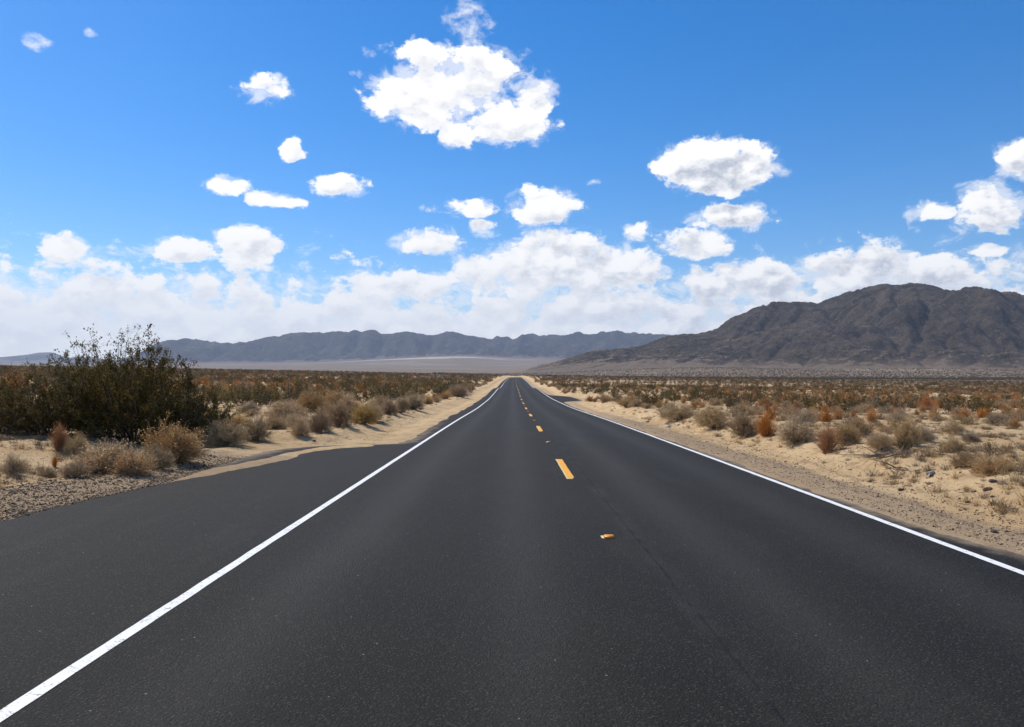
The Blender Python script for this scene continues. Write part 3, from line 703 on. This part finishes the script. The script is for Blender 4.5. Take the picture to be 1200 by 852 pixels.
# px, py of the foot, width and height in photo pixels, kind, label
HAND = [
 (138, 522, 178, 128, 'creosote', 'big dark creosote bush standing beside the paved turnout, largest of its clump'),
 (30, 513, 150, 84, 'creosote', 'wide dark creosote bush cut by the left edge of the photo'),
 (-22, 508, 120, 76, 'creosote', 'dark creosote bush mostly outside the left edge of the photo'),
 (192, 521, 105, 88, 'creosote', 'dark creosote bush filling the gap between the largest and the lower right one'),
 (90, 511, 120, 104, 'creosote', 'dark creosote bush right behind the upright rusty tuft'),
 (236, 516, 78, 58, 'creosote', 'lower dark creosote bush at the right end of the big clump'),
 (118, 504, 165, 126, 'tall', 'tall thin creosote bush whose airy top sticks up against the sky'),
 (113, 556, 84, 37, 'tan', 'wide tan dry bush on the sand in front of the dark creosote clump'),
 (152, 557, 44, 28, 'tan', 'small tan dry bush hugging the right side of the wide tan one'),
 (197, 541, 74, 43, 'tan', 'tan dry bush below the right half of the dark creosote clump'),
 (180, 549, 34, 24, 'grey', 'small dry bush just in front of the tan bush by the turnout edge'),
 (212, 543, 15, 16, 'tan', 'tiny upright dry bush closest to the tip of the gravel windrow'),
 (258, 524, 48, 29, 'grey', 'greyish dry bush at the foot of the lower creosote bush'),
 (295, 518, 38, 28, 'grey', 'round greyish dry bush alone above the sand drift on the turnout'),
 (12, 556, 27, 23, 'grey', 'small spiky grey dry bush on bare sand at the far left edge'),
 (86, 533, 26, 23, 'grey', 'small pale grey dry bush right beside the rusty tuft'),
 (84, 561, 28, 20, 'tan', 'small tan dry bush at the lower left of the wide tan one'),
 (52, 559, 22, 11, 'grey', 'flat little dry bush on the sand near the gravel windrow'),
 (65, 529, 30, 37, 'rust', 'upright rusty tuft standing before the dark creosote clump'),
 (63, 547, 9, 16, 'rust', 'tiny rusty tuft below the larger rusty one on the left'),
 (6, 466, 40, 30, 'rust', 'rusty tuft showing behind the creosote clump at the left edge'),
 (290, 485, 26, 13, 'grey', 'low grey dry bush on open sand left of the stake'),
 (330, 493, 42, 23, 'tan', 'spreading tan dry bush on the sand below the stake'),
 (350, 512, 21, 24, 'tan', 'narrow tan dry bush at the edge of the sandy verge'),
 (372, 507, 30, 26, 'tan', 'tan dry bush on the verge bank just past the narrow one'),
 (363, 483, 38, 27, 'straw', 'straw coloured dry bush right of the stake'),
 (395, 501, 36, 27, 'grey', 'grey dry bush on the verge bank below the straw coloured pair'),
 (391, 478, 28, 22, 'straw', 'straw coloured dry bush against the dark roadside creosotes'),
 (425, 497, 31, 26, 'straw', 'straw coloured dry bush on the left verge bank before the dark creosotes'),
 (412, 492, 16, 17, 'creo', 'little dark bush wedged between two dry bushes on the left bank'),
 (436, 493, 22, 21, 'grey', 'grey dry bush leaning over the left verge bank'),
 (443, 485, 24, 21, 'tan', 'tan dry bush fourth from the far end of the left bank row'),
 (455, 486, 22, 19, 'grey', 'grey dry bush third from the far end of the left bank row'),
 (469, 484, 20, 19, 'tan', 'tan dry bush second from the far end of the left bank row'),
 (483, 480, 28, 19, 'grey', 'wide grey dry bush ending the row on the left bank'),
 (383, 494, 30, 22, 'tan', 'tan dry bush behind the grey one on the left bank'),
 (407, 486, 28, 20, 'grey', 'grey dry bush squeezed behind the little dark bush on the left bank'),
 (345, 500, 26, 16, 'tan', 'low tan dry bush just above the narrow one at the verge'),
 (318, 503, 30, 14, 'grey', 'flat grey dry bush on sand right of the round greyish one'),
 (275, 504, 34, 20, 'tan', 'tan dry bush behind the round greyish one above the drift'),
 (501, 474, 14, 11, 'tan', 'small tan dry bush past the end of the left bank row'),
 (520, 468, 22, 9, 'rust', 'low rusty tuft by the left verge far down the road'),
 (537, 465, 22, 15, 'tan', 'tan dry bush by the left verge beyond the low rusty tuft'),
 (552, 460, 16, 10, 'browncreo', 'small brown shrub by the left verge near the dip in the road'),
 (249, 465, 24, 15, 'rust', 'rusty tuft just right of the big creosote clump'),
 (269, 463, 16, 11, 'rust', 'small rusty tuft second to the right of the creosote clump'),
 (314, 469, 24, 18, 'rust', 'bright rusty tuft left of the stake'),
 (300, 468, 15, 14, 'creo', 'small dark bush at the left side of the bright rusty tuft'),
 (328, 471, 20, 11, 'grey', 'low grey dry bush between the bright rusty tuft and the stake'),
 (798, 493, 42, 21, 'tan', 'tan dry bush at the near end of the right roadside creosotes'),
 (838, 503, 44, 25, 'grey', 'grey dry bush on the right bank, left of the rusty pair'),
 (873, 512, 34, 29, 'tan', 'tan dry bush touching the left side of a rusty tuft on the right bank'),
 (900, 512, 36, 33, 'rust', 'big rusty tuft between a tan bush and a grey bush on the right bank'),
 (938, 520, 48, 28, 'grey', 'grey dry bush between the two big rusty tufts'),
 (973, 531, 38, 39, 'rust', 'biggest rusty tuft, nearest the road on the right bank'),
 (994, 521, 32, 26, 'tan', 'tan dry bush just right of the biggest rusty tuft'),
 (876, 487, 26, 13, 'tan', 'small tan dry bush behind the left rusty tuft on the right bank'),
 (900, 477, 26, 13, 'rust', 'low wide rusty tuft on the open flat behind the right bank'),
 (935, 482, 20, 15, 'rust', 'rusty tuft on the flat above the gap between the two big ones'),
 (886, 466, 14, 12, 'rust', 'small rusty tuft at the edge of the dark scrub on the right'),
 (985, 492, 24, 16, 'rust', 'rusty tuft behind the biggest one on the right'),
 (963, 479, 11, 10, 'rust', 'tiny dark rusty tuft alone on the right flat'),
 (944, 494, 42, 15, 'grey', 'wide low grey dry bush behind the bush between the rusty tufts'),
 (1023, 495, 22, 16, 'rust', 'round rusty tuft on the right flat above the dead branches'),
 (1008, 511, 26, 21, 'tan', 'tan dry bush below the round rusty tuft on the right flat'),
 (1067, 523, 32, 36, 'tan', 'tall tan dry bush behind a small dark bush by the dead branches'),
 (1062, 528, 26, 19, 'creo', 'small dark bush next to the dead branches on the right bank'),
 (1084, 518, 28, 19, 'grey', 'grey dry bush right of the tall tan one by the dead branches'),
 (1035, 528, 32, 19, 'grey', 'grey dry bush directly above the dead branches'),
 (1121, 531, 24, 19, 'grey', 'lone grey dry bush midway between dead branches and the right edge'),
 (1164, 533, 22, 21, 'browncreo', 'round dark brown shrub near the right edge of the photo'),
 (1137, 547, 30, 19, 'tan', 'tan dry bush nearest the scattered stones on the right'),
 (1170, 555, 44, 23, 'tan', 'wide tan dry bush nearest the right edge of the photo'),
 (1191, 538, 11, 12, 'browncreo', 'tiny brown shrub at the right edge of the photo'),
 (1158, 485, 38, 23, 'creo', 'dark creosote bush alone on the right flat near the photo edge'),
 (1192, 503, 20, 15, 'rust', 'rusty tuft cut by the right edge of the photo'),
 (1172, 498, 30, 13, 'grey', 'low grey dry bush under the lone creosote on the right flat'),
 (1120, 509, 26, 15, 'grey', 'grey dry bush on the right flat above the lone grey one'),
 (1090, 480, 28, 15, 'rust', 'low rusty tuft on the right flat left of the lone creosote'),
 (1027, 479, 20, 14, 'browncreo', 'dark brown shrub on the right flat above the round rusty tuft'),
 (1056, 496, 24, 12, 'grey', 'low grey dry bush right of the round rusty tuft'),
 (1140, 518, 20, 11, 'grey', 'low grey dry bush left of the round dark brown shrub'),
]
for px, py, wpx, hpx, kind, label in HAND:
    x, y = spot(px, py); k = y / F
    plant(kind, x, y + wpx * k * .25, wpx * k, hpx * k * 1.02, label)

# the scrub that goes on down both sides of the road
def far_plant(kind, x, y, s, hs, label, group):
    nm = 'dry_tussock' if 'tussock' in label else NAME[kind]
    me = FAR[kind][rngp.randrange(3)]
    o = obj(nm, me, None, (x, y, G(x, y) - .03), rngp.uniform(0, 6.28), (s, s, s * hs))
    placed.append((x, y, s * .5)); return tag(o, label, CAT[nm], group)
def free(x, y, r):
    for a, b, c in placed:
        if abs(a - x) < c + r and abs(b - y) < c + r and math.hypot(a - x, b - y) < (c + r) * .8: return False
    return True
def in_view(x, y): return abs(x / y) < .70
def scatter(n, kind, zone, size, hs, label, group, clear, spread=.5):
    k = t = 0
    while k < n and t < n * 60:
        t += 1; x, y = zone()
        u = x - float(road_x(y))
        if u < float(edge_l(y)) - clear or u > float(edge_r(y)) + clear:
            s = rngp.uniform(*size)
            if in_view(x, y) and free(x, y, s * spread): far_plant(kind, x, y, s, rngp.uniform(*hs), label, group); k += 1
def strip_zone(side, u0, u1, y0, y1, p=1.6):
    def z():
        y = y0 * (y1 / y0) ** (rngp.random() ** (1 / p)) if p != 1 else rngp.uniform(y0, y1)
        return side * rngp.uniform(u0, u1), y
    return z
def flat_zone(side, a0, a1, y0, y1):
    def z():
        y = y0 * (y1 / y0) ** rngp.random(); return side * y * rngp.uniform(a0, a1), y
    return z
scatter(80, 'creo', strip_zone(-1, 7.6, 24, 44, 150, 1.3), (.95, 1.5), (.95, 1.2), 'dark creosote bush in the thicket along the left side of the road', 'creosotes of the left roadside thicket', 3.0, .22)
scatter(95, 'creo', strip_zone(1, 8.8, 30, 40, 160, 1.3), (.80, 1.25), (.95, 1.2), 'dark creosote bush in the thicket along the right side of the road', 'creosotes of the right roadside thicket', 3.2, .22)
scatter(60, 'tan', strip_zone(-1, 6.2, 8.2, 66, 300, 1.2), (.7, 1.2), (.8, 1.1), 'tan dry bush edging the left verge below the roadside creosotes', 'tan bushes edging the left verge', 2.2, .35)
scatter(70, 'tan', strip_zone(1, 7.4, 9.4, 44, 300, 1.2), (.7, 1.2), (.8, 1.1), 'tan dry bush edging the right verge below the roadside creosotes', 'tan bushes edging the right verge', 2.2, .35)
scatter(45, 'rust', flat_zone(-1, .22, .66, 48, 170), (.5, .9), (.7, 1.0), 'distant rusty tuft on the sandy flat far left of the road', 'distant rusty tufts left of the road', 4)
scatter(120, 'rust', flat_zone(1, .20, .68, 30, 170), (.4, .8), (.7, 1.0), 'distant rusty tuft dotting the flat under the right mountain', 'distant rusty tufts right of the road', 4)
scatter(60, 'grey', flat_zone(-1, .20, .66, 38, 150), (.6, 1.3), (.7, 1.1), 'distant grey dry bush on the sandy flat far left of the road', 'distant grey bushes left of the road', 4)
scatter(130, 'grey', flat_zone(1, .22, .68, 26, 150), (.4, 1.1), (.7, 1.1), 'distant grey dry bush dotting the flat under the right mountain', 'distant grey bushes right of the road', 4)
scatter(55, 'grey', flat_zone(1, .36, .68, 17, 34), (.16, .5), (.6, 1.0), 'tiny grey tussock on the sandy flat right of the road', 'tiny grey tussocks on the right flat', 3.5)
scatter(26, 'tan', flat_zone(1, .3, .68, 19, 40), (.2, .6), (.6, 1.0), 'tiny tan tussock on the sandy flat right of the road', 'tiny tan tussocks on the right flat', 3.5)
scatter(26, 'tan', flat_zone(-1, .24, .66, 24, 60), (.2, .7), (.6, 1.0), 'tiny tan tussock on the sand around the big creosote clump', 'tiny tan tussocks on the left flat', 4)
scatter(60, 'browncreo', flat_zone(-1, .14, .68, 60, 210), (.8, 1.4), (.8, 1.0), 'brown shrub in the far scrub left of the road', 'brown shrubs left of the road', 4)
scatter(140, 'browncreo', flat_zone(1, .14, .68, 62, 210), (.7, 1.2), (.7, 1.0), 'brown shrub in the far scrub right of the road', 'brown shrubs right of the road', 4)
scatter(50, 'creo', flat_zone(-1, .10, .68, 90, 260), (1.1, 1.7), (.9, 1.1), 'creosote bush in the far scrub left of the road', 'far creosotes left of the road', 6)
scatter(50, 'creo', flat_zone(1, .16, .68, 90, 260), (.9, 1.3), (.8, 1.0), 'creosote bush in the far scrub right of the road', 'far creosotes right of the road', 6)

# beyond: uncountable scrub, one scatter
def scrub_scatter(name, kinds, pts, sizes):
    v = np.array(pts, np.float32); me = bpy.data.meshes.new(name); me.vertices.add(len(v)); me.vertices.foreach_set('co', v.ravel())
    attr(me, 'size', sizes)
    col = bpy.data.collections.new(name + '_kinds')
    for kd in kinds:
        for m_ in FAR[kd][:2]:
            col.objects.link(bpy.data.objects.new(NAME.get(kd, kd) + '_source', m_))
    o = obj(name, me)
    ng = bpy.data.node_groups.new(name, 'GeometryNodeTree')
    ng.interface.new_socket('Geometry', in_out='INPUT', socket_type='NodeSocketGeometry'); ng.interface.new_socket('Geometry', in_out='OUTPUT', socket_type='NodeSocketGeometry')
    gi, go = ng.nodes.new('NodeGroupInput'), ng.nodes.new('NodeGroupOutput')
    ci = ng.nodes.new('GeometryNodeCollectionInfo'); ci.inputs[0].default_value = col; ci.inputs[1].default_value = True
    ip = ng.nodes.new('GeometryNodeInstanceOnPoints'); ip.inputs['Pick Instance'].default_value = True
    rv = ng.nodes.new('FunctionNodeRandomValue'); rv.data_type = 'FLOAT_VECTOR'; rv.inputs[0].default_value = (0, 0, 0); rv.inputs[1].default_value = (.06, .06, 6.28)
    na = ng.nodes.new('GeometryNodeInputNamedAttribute'); na.data_type = 'FLOAT'; na.inputs[0].default_value = 'size'
    L = ng.links.new
    L(gi.outputs[0], ip.inputs['Points']); L(ci.outputs[0], ip.inputs['Instance']); L(rv.outputs[0], ip.inputs['Rotation'])
    L(na.outputs[0], ip.inputs['Scale']); L(ip.outputs[0], go.inputs[0])
    md = o.modifiers.new('scatter', 'NODES'); md.node_group = ng
    return tag(o, kind='stuff')
def far_points(n, y0, y1, seed, p):
    rng = np.random.default_rng(seed); y = y0 * (y1 / y0) ** (rng.uniform(size=n) ** p); x = y * rng.uniform(-.74, .74, n)
    u = x - road_x(y); k = (u < edge_l(y) - 4.2) | (u > edge_r(y) + 4.2)
    patch = fbm(x / 35, y / 35, 3, 77) + .25 * fbm(x / 9, y / 9, 2, 78)
    k &= patch > -.20 + .30 * rng.uniform(-1, 1, n)
    x, y = x[k], y[k]; z = ground(x, y) - .04
    return np.stack([x, y, z], -1), rng.uniform(.6, 1.35, len(x)) * (1 + .25 * (x < 0))
P_, s_ = far_points(20000, 130, 1000, 5, .8); scrub_scatter('far_scrub', ['creo', 'browncreo', 'browncreo', 'tan', 'tan'], P_, s_ * .92)
rng_ = np.random.default_rng(9); y_ = 950 * (2700 / 950) ** rng_.uniform(size=22000); x_ = y_ * rng_.uniform(-.1, .72, 22000)
scrub_scatter('slope_scrub', ['creo', 'browncreo'], np.stack([x_, y_, ground(x_, y_) - .1], -1), rng_.uniform(1.2, 2.5, 22000))
P_, s_ = far_points(6000, 60, 420, 6, 1.0); scrub_scatter('far_dry_scrub', ['tan', 'grey', 'tan', 'rust'], P_, s_ * .8)


# ------------------------------------------------------------------ things on the road and the verge
def flat_mat(name, col, rough=.8, spec=.3, sc=30.0, var=.5):
    m, nt, b = new_mat(name, rough, spec); P = V(nt, nt.nodes.new('ShaderNodeTexCoord').outputs['Object'])
    n = noise(nt, P, sc, 5, .65)
    nt.links.new(mixc(nt, n.step(.35, .68), col, tuple(k * (1 - var) for k in col)).s, b.inputs['Base Color'])
    bump(nt, b, n, .01, .6); return m
M['lens'] = flat_mat('amber_lens', (.75, .24, .015), .2, .6, 60, .2)
M['house'] = flat_mat('marker_housing', (.78, .34, .03), .5, .4, 60, .25)
def box_verts(w0, d0, w1, d1, h, z=0.0):
    return [(-w0, -d0, z), (w0, -d0, z), (w0, d0, z), (-w0, d0, z), (-w1, -d1, z + h), (w1, -d1, z + h), (w1, d1, z + h), (-w1, d1, z + h)]
BOXF = [(0, 3, 2, 1), (4, 5, 6, 7), (0, 1, 5, 4), (1, 2, 6, 5), (2, 3, 7, 6), (3, 0, 4, 7)]
hm = mesh('housing', box_verts(.056, .052, .050, .030, .026), BOXF, M['house'])
sl = np.array([(-.047, -.0493, .0032), (.047, -.0493, .0032), (.044, -.0330, .0225), (-.044, -.0330, .0225)])
nrm = np.array([0, -.026, .022]); nrm = nrm / np.linalg.norm(nrm) * .0015
lv = np.concatenate([sl - nrm, sl + nrm])
lm = mesh('lens', lv, BOXF, M['lens'])
gl = mesh('glue_pad', box_verts(.062, .075, .056, .070, .004), BOXF, M['oldyellow'])
ordn = ['nearest', 'second', 'third', 'fourth', 'fifth', 'sixth', 'seventh', 'eighth', 'ninth', 'tenth']
for k in range(10):
    y = 8.95 + 14.63 * k
    e = obj('road_reflector', None, None, (XC + .01 + float(road_x(y)), y, float(road_z(y))))
    e.empty_display_size = .1
    obj('glue_pad', gl, e, (-.022, .035, 0)); obj('housing', hm, e, (0, 0, .0045)); obj('lens', lm, e, (0, 0, .0045))
    obj('lens', lm, e, (0, 0, .0045), math.pi)
    tag(e, 'amber reflector stuck on the centre line, %s from the camera' % ordn[k], 'reflector', 'reflectors along the centre line')

def rock_mesh(name, seed, mat, flat=.7, sub=2):
    import bmesh
    bm = bmesh.new(); bmesh.ops.create_icosphere(bm, subdivisions=sub, radius=.5); rng = np.random.default_rng(seed)
    pl = [(unit(rng.normal(size=3)), rng.uniform(.26, .42)) for _ in range(9)]
    for v in bm.verts:
        p = np.array(v.co)
        for n_, d_ in pl:
            t = p @ n_
            if t > d_: p = p - n_ * (t - d_)
        p = p + rng.normal(size=3) * .012; v.co = (p[0] * 1.15, p[1] * .9, (p[2] + .22) * flat)
    me = bpy.data.meshes.new(name); bm.to_mesh(me); bm.free(); me.materials.append(mat); return me
M['stone_d'] = flat_mat('dark_stone', (.10, .075, .06), .9, .2, 6)
M['stone_p'] = flat_mat('pale_stone', (.55, .47, .38), .9, .2, 6, .3)
M['stone_b'] = flat_mat('brown_stone', (.26, .18, .12), .9, .2, 6)
for i, (px, py, wpx, mat, label) in enumerate([
        (782, 501, 8, 'stone_p', 'pale stone with a shaded end beside the right shoulder'),
        (759, 495, 6, 'stone_b', 'small brown stone on the right shoulder past the pale one'),
        (1163, 565, 9, 'stone_d', 'dark stone nearest the tan bushes at the right edge'),
        (1157, 575, 12, 'stone_b', 'flat brown stone below the dark stone near the right edge'),
        (1165, 624, 9, 'stone_d', 'dark stone alone in the gravel nearest the camera on the right'),
        (1056, 575, 7, 'stone_d', 'small dark stone below the dead branches on the right verge'),
        (1141, 576, 8, 'stone_b', 'small brown stone just left of the flat one'),
        (1134, 589, 6, 'stone_d', 'tiny dark stone on bare sand below the flat one'),
        (1124, 585, 5, 'stone_b', 'tiny brown stone on the right verge left of the tiny dark one'),
        (1163, 583, 5, 'stone_d', 'tiny dark stone right under the flat brown one'),
        (1089, 568, 7, 'stone_b', 'brown stone on the sand beneath the weathered wood chunk'),
        (368, 517, 5, 'stone_d', 'small dark stone on the left sandy verge past the drift')]):
    x, y = spot(px, py); w = wpx * y / F
    o = obj('stone', rock_mesh('stone', 400 + i, M[mat], .62), None, (x, y, G(x, y) - w * .05), i * 1.3, (w, w, w))
    tag(o, label, 'stone')
def branch(name, seed, L, r, n, mat):
    rng = np.random.default_rng(seed); A = Segs()
    for i in range(n):
        az = rng.uniform(-.7, .7) + (math.pi if i % 3 == 0 else 0); p = np.array([rng.normal() * .12 * L, rng.normal() * .07 * L, r]); d = np.array([math.cos(az), math.sin(az), rng.uniform(.0, .35)])
        q0 = r * rng.uniform(.6, 1.1)
        for k in range(4):
            d = unit(d + rng.normal(size=3) * .22 + np.array([0, 0, -.10])); q = p + d * L * .16; q[2] = max(q[2], r * .6); A.add(p, q, q0, q0 * .75); p = q; q0 *= .75
            if rng.uniform() < .6: e = unit(d + rng.normal(size=3) * .6); t = p + e * L * .12; t[2] = max(t[2], .01); A.add(p, t, q0 * .6, q0 * .25)
    return A.mesh(name, mat)
M['grey_wood'] = flat_mat('weathered_wood', (.30, .245, .19), .9, .2, 12)
for px, py, L, r, n, lab in [(1036, 536, 1.5, .022, 14, 'tangle of dead branches lying on the right bank under grey bushes'),
                             (1053, 549, .8, .018, 8, 'short dead branch on the bank slope below the larger tangle'),
                             (1072, 552, .6, .014, 6, 'thin dead branch between the short one and the wood chunk')]:
    x, y = spot(px, py); o = obj('dead_branch', branch('dead_branch', px, L, r, n, M['grey_wood']), None, (x, y, G(x, y)), .4); tag(o, lab, 'branch')
x, y = spot(1091, 557)
cv_, cf_ = [], []
for k in range(5):
    for j in range(7):
        t = j * 2 * math.pi / 7; rr = .045 * (1 - .10 * abs(k - 2)) * (1 + .25 * math.sin(3 * t + k)); cv_.append((k * .075 - .15, rr * math.cos(t) + .012 * math.sin(k * 2.1), rr * math.sin(t) + .03))
for k in range(4):
    for j in range(7): cf_.append((k * 7 + j, k * 7 + (j + 1) % 7, k * 7 + 7 + (j + 1) % 7, k * 7 + 7 + j))
for k in (0, 28): cf_ += [(k, k + 1, k + 2, k + 3), (k, k + 3, k + 4, k + 5), (k, k + 5, k + 6, k + 6)][:2]
M['pale_wood'] = flat_mat('bleached_wood', (.42, .37, .31), .9, .2, 12, .35)
tag(obj('wood_chunk', mesh('wood_chunk', cv_, cf_, M['pale_wood'], True), None, (x, y, G(x, y)), .8), 'bleached grey wood chunk on the right sandy bank', 'driftwood')
# thin stake far left
x, y = spot(338, 471); e = obj('marker_stake', None, None, (x, y, G(x, y) - .05)); e.empty_display_size = .2
hh = 26 * y / F
M['stake'] = flat_mat('stake_wood', (.16, .12, .085), .9, .2, 8); M['plate'] = flat_mat('dark_plate', (.03, .026, .022), .7, .3, 8)
obj('post', mesh('post', box_verts(.030, .022, .026, .018, hh), BOXF, M['stake']), e)
obj('plate', mesh('plate', box_verts(.085, .012, .085, .012, .15, hh * .26), BOXF, M['plate']), e, (0, -.037, 0))
tag(e, 'thin upright stake with a small dark plate on the left flat', 'stake')

# ------------------------------------------------------------------ loose stones and twigs
def pebble_bed(name, n, pts, size, mats, seed):
    rng = np.random.default_rng(seed); P = np.array(pts); m = len(P)
    base = np.array([(1, 0, 0), (0, 1, 0), (-1, 0, 0), (0, -1, 0), (0, 0, .75), (0, 0, -.5)])
    tri = np.array([(0, 1, 4), (1, 2, 4), (2, 3, 4), (3, 0, 4), (1, 0, 5), (2, 1, 5), (3, 2, 5), (0, 3, 5)])
    s_ = (size * rng.lognormal(0, .45, m))[:, None, None]; a = rng.uniform(0, 6.28, m)
    v = base[None] * (1 + rng.normal(size=(m, 6, 3)) * .25) * s_
    c, q = np.cos(a)[:, None], np.sin(a)[:, None]; vx = v[..., 0] * c - v[..., 1] * q; vy = v[..., 0] * q + v[..., 1] * c
    v = np.stack([vx, vy, v[..., 2]], -1) + P[:, None, :]
    f = (tri[None] + (np.arange(m) * 6)[:, None, None]).reshape(-1, 3)
    return tag(obj(name, mesh(name, v.reshape(-1, 3), f, mats)), kind='stuff')
M['pebble'] = plant_material('pebbles', [(0, (.06, .042, .027)), (.45, (.20, .138, .084)), (.85, (.36, .25, .15)), (1, (.50, .38, .25))], .0, .95, .0)
def verge_points(n, seed, side, o0, o1, y0, y1):
    rng = np.random.default_rng(seed); y = y0 * (y1 / y0) ** rng.uniform(size=n); o = o0 + (o1 - o0) * rng.uniform(size=n) ** 1.3
    u = np.where(side < 0, edge_l(y) - o, edge_r(y) + o); x = u + road_x(y); return np.stack([x, y, ground(x, y) + .002], -1)
pebble_bed('gravel', 0, np.concatenate([verge_points(13000, 1, 1, .12, 2.2, 6, 40), verge_points(9000, 2, -1, -.05, 1.9, 8.3, 19)]), .0075, M['pebble'], 3)
M['pebble_dark'] = plant_material('dark_pebbles', [(0, (.03, .023, .017)), (.5, (.095, .070, .050)), (.9, (.20, .15, .105)), (1, (.36, .28, .20))], .0, .95, .0)
pebble_bed('dark_gravel', 0, verge_points(13000, 12, -1, -.08, 1.7, 8.0, 18.5), .0095, M['pebble_dark'], 13)
pebble_bed('scattered_pebbles', 0, np.concatenate([verge_points(3500, 4, 1, 1.2, 7.0, 7, 45), verge_points(2600, 5, -1, 1.0, 7.0, 9, 45)]), .011, M['pebble'], 6)
def litter(n, seed):
    rng = np.random.default_rng(seed); P = np.concatenate([verge_points(n, seed + 1, 1, 1.6, 9.0, 9, 50), verge_points(n, seed + 2, -1, 1.2, 9.0, 9, 50)])
    A = Segs()
    for p in P:
        az = rng.uniform(0, 6.28); L = rng.uniform(.04, .22); d = np.array([math.cos(az), math.sin(az), rng.uniform(0, .25)]) * L
        A.add(p, p + d, .005, .003); e = p + d * .5; A.add(e, e + np.array([math.cos(az + .7), math.sin(az + .7), .3]) * L * .4, .004, .002)
    return tag(obj('twig_litter', A.mesh('twig_litter', M['wood'])), kind='stuff')
litter(900, 8)

# low dry stubble between the bushes
def tuft(seed, mat):
    rng = np.random.default_rng(seed); A = Segs()
    for i in range(46):
        az = rng.uniform(0, 6.28); lean = rng.uniform(.1, 1.25); L = rng.uniform(.35, 1.0); d = np.array([math.sin(lean) * math.cos(az), math.sin(lean) * math.sin(az), math.cos(lean)])
        p = np.array([rng.normal() * .22, rng.normal() * .22, 0]); m = p + d * L * .5; A.add(p, m, .014, .011); e = unit(d + rng.normal(size=3) * .3); A.add(m, m + e * L * .5, .011, .004)
    return A.mesh('stubble', M[mat])
FAR['stubble'] = [tuft(1, 'dryy'), tuft(2, 'wood')]
def stubble_points(n, seed):
    rng = np.random.default_rng(seed); y = 9 * (130 / 9) ** rng.uniform(size=n); x = y * rng.uniform(-.72, .72, n); u = x - road_x(y)
    o = np.maximum(edge_l(y) - u, u - edge_r(y)); k = (o > 1.9) & (fbm(x / 3, y / 3, 3, 91) + .5 * fbm(x / 14, y / 14, 2, 92) > -.05 + .3 * rng.uniform(-1, 1, n))
    x, y = x[k], y[k]; return np.stack([x, y, ground(x, y) - .01], -1), rng.uniform(.05, .24, len(x))
P_, s_ = stubble_points(15000, 17); scrub_scatter('dry_stubble', ['stubble'], P_, s_)
